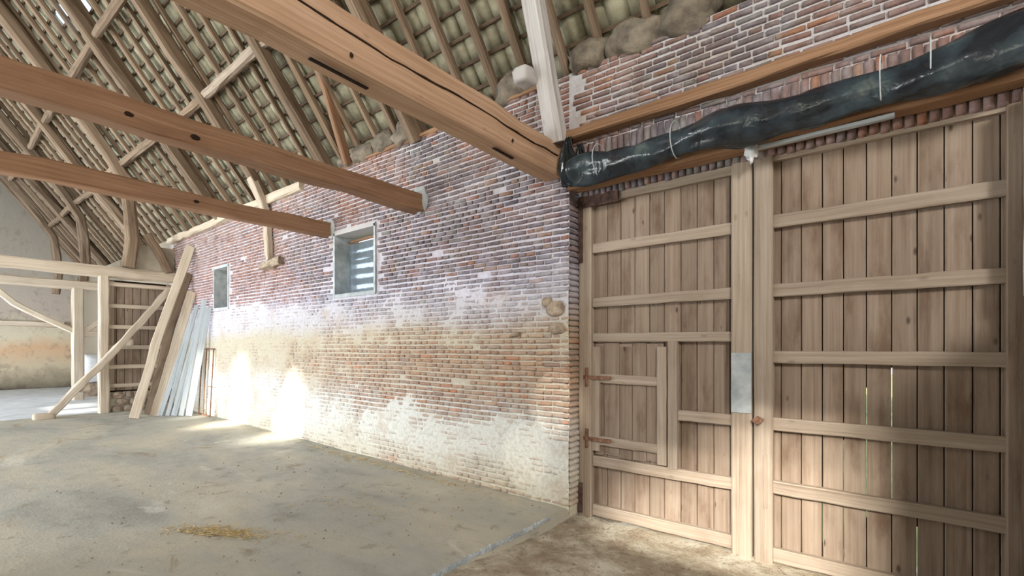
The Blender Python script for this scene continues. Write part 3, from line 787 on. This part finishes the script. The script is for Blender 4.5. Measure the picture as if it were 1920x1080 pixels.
for x in (-2.05, -1.35, -.02, .22):
    pts = [(x+.006*math.cos(a), 3.90+.13*math.cos(a), 3.30+.15*math.sin(a)+.22*max(0, (x-XC-.1)/3.05-.62)) for a in [2*math.pi*k/16 for k in range(17)]]
    sweep('tie_string', pts, .007, .007, M_CEMENT, t, up=(1, 0, 0), seg=16)
tag(lump('white_rag', (-.82, 4.06, 3.14), .05, .04, .09, M_WHITE, amp=.6, seed=9, fr=5, ns=18, nr=12), 'small white rag knotted above the gap between the two big doors', 'rag')

# ================================================================ TIMBER PARTITION AND FAR END
t = thing('partition_beam', 'long pale beam crossing the timber partition, bright along its top', 'beam', (XP, 0, 3.3))
sweep('beam_timber', [(XP, WY, 3.28), (XP, .5, 3.30), (XP, -6, 3.36)], .24, .24, W_PALE, t, seg=26, jit=.02)
t = thing('partition_door', 'closed ledged wooden door leaf in the timber partition, left of white boards', 'door', (XP, 3.4, .15))
y0, y1 = 2.78, 3.98
x = y0; k = 0
while x < y1-.02:
    w = .15; sweep('board', [(XP-.04, x+w/2, .60), (XP-.04, x+w/2, 3.08)], w-.01, .02, W_DOOR, t, up=(1, 0, 0), seg=2); x += w; k += 1
for z in (3.02, 2.53, 2.05, 1.59, 1.14, .71): sweep('rail', [(XP+.0, y0, z), (XP+.0, y1, z)], .09, .06, W_PALE, t, up=(1, 0, 0), seg=4, jit=.004)
sweep('stile', [(XP, y0+.05, .6), (XP, y0+.05, 3.1)], .10, .05, W_RAIL, t, up=(1, 0, 0))
sweep('stile', [(XP, y1-.05, .6), (XP, y1-.05, 3.1)], .10, .05, W_RAIL, t, up=(1, 0, 0))
boxes('dark_backing', [(XP-.09, XP-.06, y0, y1, .56, 3.12)], M_HOLE, t)  # dark sheet added to stop light between the boards
t = thing('partition_post', 'squared pale post at the left edge of the partition door', 'post', (XP, 2.69, .1))
sweep('post_timber', [(XP+.03, 2.69, .05), (XP+.03, 2.69, 3.2)], .18, .18, W_PALE, t, up=(1, 0, 0), seg=10, jit=.01)
# base under the partition door
pw = tag(empty('wall_partition', (XP, 3.4, 0)), kind='structure')
boxes('base_core', [(XP-.14, XP-.02, 2.78, WY, -.1, .56)], M_MORTAR, pw)
rng2 = random.Random(5)
for r_ in range(3):
    y = 2.82+(.08 if r_ % 2 else 0)
    while y < 3.95:
        w = rng2.uniform(.13, .26)
        lump('base_stone', (XP+.0, y+w/2, .17+r_*.16), .06, w/2*.95, .078, M_STONE, pw, amp=.2, seed=y+r_, ns=10, nr=6, box=.6); y += w+.01
boxes('upper_infill', [(XP-.12, XP+.02, 3.15, WY, 3.38, 4.0)], M_PLAS, pw)
t = thing('corner_stud', 'short crooked stud between partition beam and roof in the corner', 'post', (XP+.1, 3.8, 3.4))
sweep('post_timber', [(XP+.12, 3.9, 3.40), (XP+.12, 3.72, 3.8), (XP+.12, 3.45, 4.25)], .17, .14, W_RAFT, t, up=(1, 0, 0), seg=6, jit=.012)
# far open frame
XF = -18.4
t = thing('far_frame', 'pale open timber frame with curved brace beyond the partition', 'frame', (XF, 3.1, .06))
sweep('frame_beam', [(XF, -6, 3.42), (XF, 4.1, 3.38)], .22, .26, W_PALE, t, seg=20, jit=.015)
sweep('frame_post', [(XF, 3.02, .05), (XF, 3.02, 3.3)], .26, .22, W_PALE, t, up=(1, 0, 0), seg=8, jit=.01)
sweep('curved_brace', [(XF, 1.25, 3.28), (XF, 1.75, 2.75), (XF, 2.3, 2.4), (XF, 2.93, 2.05)], .15, .14, W_PALE, t, up=(1, 0, 0), seg=9, jit=.01)
sweep('brace', [(XF, 3.12, 2.02), (XF, 3.75, 2.55)], .14, .13, W_PALE, t, up=(1, 0, 0))
sweep('cross_rail', [(XF, 3.1, 1.98), (XF, 4.05, 1.98)], .2, .12, W_PALE, t, up=(1, 0, 0))
t = thing('covered_stack', 'white sheet-covered stack standing behind the far open frame', 'stack', (-19.6, 3.55, .06))
lump('white_sheet', (-19.6, 3.56, .90), .5, .42, .46, M_WHITE, t, amp=.15, box=.45, ns=20, nr=12, seed=4)
boxes('stack_base', [(-20.0, -19.2, 3.2, 3.94, .06, .48)], M_STONE, t)
# far low wall panel & bricks hints
# diagonal plank
t = thing('leaning_beam', 'long thin beam leaning diagonally across the partition door, foot on small block', 'beam', (XP+.25, 1.8, .1))
sweep('beam_timber', [(XP+.30, 1.80, .20), (XP+.30, 2.9, 1.6), (XP+.2, 3.86, 2.95)], .13, .12, W_PALE, t, up=(1, 0, 0), seg=14, jit=.022)
for (y, z) in [(2.28, .74), (3.02, 1.72)]: lump('bark_knob', (XP+.29, y+.03, z-.02), .05, .13, .09, W_PALE, t, amp=.3, seed=y, box=.8)
tag(lump('foot_block', (XP+.30, 1.70, .17), .11, .17, .075, W_PALE, amp=.15, box=.45, seed=8), 'small wooden block on the floor under the foot of the leaning beam', 'block')

# ================================================================ LEANING BOARDS
def lean(name, label, cat, pts, w, d, mat, group=None, up=(1, -.5, 0), jit=.01):
    t = thing(name, label, cat, pts[0], group); sweep(name.split('_')[-1]+'_timber', pts, w, d, mat, t, up=up, seg=10, jit=jit, ch=.1); return t
lean('leaning_plank', 'tallest slightly bent plank leaning on the brick wall left of white boards', 'plank', [(-12.1, 2.85, .13), (-12.35, 3.35, 1.9), (-12.46, 3.97, 3.88)], .17, .05, W_PALE, jit=.014)
lean('leaning_plank', 'brown shaded plank leaning behind the tallest one', 'plank', [(-12.5, 3.2, .13), (-12.62, 3.6, 1.9), (-12.65, 3.99, 3.3)], .16, .05, W_RAFT)
lean('leaning_plank', 'shorter tapering grey-brown plank between the tall one and white boards', 'plank', [(-12.2, 3.22, .13), (-12.35, 3.62, 1.5), (-12.42, 3.98, 2.85)], .17, .05, W_PALE, jit=.014)
WB = [(-12.14, 3.30, -12.22, 3.98, 2.40, .085, 'leftmost white board of the leaning bundle'),
      (-12.02, 3.40, -12.08, 3.97, 2.52, .08, 'second white board from the left in the leaning bundle'),
      (-11.90, 3.48, -11.84, 3.97, 2.28, .10, 'middle white board of the leaning bundle'),
      (-11.80, 3.58, -11.64, 3.97, 2.62, .09, 'thin white board just left of the rightmost leaning one'),
      (-11.66, 3.68, -11.44, 3.98, 2.45, .12, 'rightmost white board of the leaning bundle, nearest the window')]
for x0, y0, x1, y1, z, w, lb in WB:
    lean('white_board', lb, 'board', [(x0, y0, .13), (x0*.5+x1*.5, y0*.5+y1*.5, .13+(z-.13)*.5), (x1, y1, z)], w, .03, W_WHITE, 'white boards leaning in the corner', jit=.004)
t = thing('iron_frame', 'thin rusty rectangular iron frame standing against wall right of white boards', 'frame', (-11.7, 3.95, .12))
fr = [(-11.85, 3.93, .13), (-11.22, 3.93, .13), (-11.22, 4.0, 1.55), (-11.85, 4.0, 1.55)]
for i in range(4): sweep('frame_bar', [fr[i], fr[(i+1) % 4]], .03, .02, M_RUST, t, up=(0, 1, .1))
sweep('frame_bar', [(-11.4, 3.97, .75), (-11.22, 3.97, .75)], .025, .02, M_RUST, t, up=(0, 1, 0))
sweep('frame_bar', [(-11.6, 3.93, .13), (-11.6, 4.0, 1.55)], .025, .02, M_RUST, t, up=(0, 1, 0))

# ================================================================ FLOOR LITTER
V, F = [], []
rs = random.Random(11)
def straw_at(cx, cy, n, sx, sy, ang):
    for _ in range(n):
        a, b = rs.gauss(0, sx), rs.gauss(0, sy); x = cx+a*math.cos(ang)-b*math.sin(ang); y = cy+a*math.sin(ang)+b*math.cos(ang)
        th = ang+rs.gauss(0, .9); L = rs.uniform(.02, .07); dx, dy = math.cos(th)*L, math.sin(th)*L; w = .0022
        z = zslab(x, y)+.003+rs.random()*.012; o = len(V)
        for k, (px, py) in enumerate(((x, y), (x+dx, y+dy))):
            V.append((px-dy*w/L, py+dx*w/L, z)); V.append((px+dy*w/L, py-dx*w/L, z)); V.append((px, py, z+.004))
        F.extend([(o, o+3, o+5, o+2), (o+2, o+5, o+4, o+1), (o, o+1, o+4, o+3)])
straw_at(-4.45, 1.62, 420, .22, .05, .55); straw_at(-5.4, 3.85, 300, 1.0, .04, 0); straw_at(-4.2, 2.8, 60, .5, .2, .3)
tag(link('loose_straw', V, F, M_STRAW), 'scattered golden straw bits lying on the concrete floor', 'straw', kind='stuff')
V, F = [], []
for _ in range(700):
    if rs.random() < .75: x, y = rs.uniform(-2.4, 1.2), 4.2-abs(rs.gauss(0, .7)); z = zearth(x, y)
    else: x, y = rs.uniform(-7, -2.6), rs.uniform(.8, 4.0); z = zslab(x, y)
    r = rs.uniform(.004, .013)*(1.3 if rs.random() < .1 else 1); o = len(V)
    for dx, dy, dz in ((1, 0, 0), (0, 1, 0), (-1, 0, 0), (0, -1, 0), (0, 0, .8), (0, 0, -.5)):
        V.append((x+dx*r*rs.uniform(.7, 1.3), y+dy*r*rs.uniform(.7, 1.3), z+r*.4+dz*r))
    F += [(o+a, o+b, o+4) for a, b in ((0, 1), (1, 2), (2, 3), (3, 0))]+[(o+b, o+a, o+5) for a, b in ((0, 1), (1, 2), (2, 3), (3, 0))]
tag(link('rubble_crumbs', V, F, M_STONE), 'fine brick crumbs and grit strewn before the doors', 'rubble', kind='stuff')
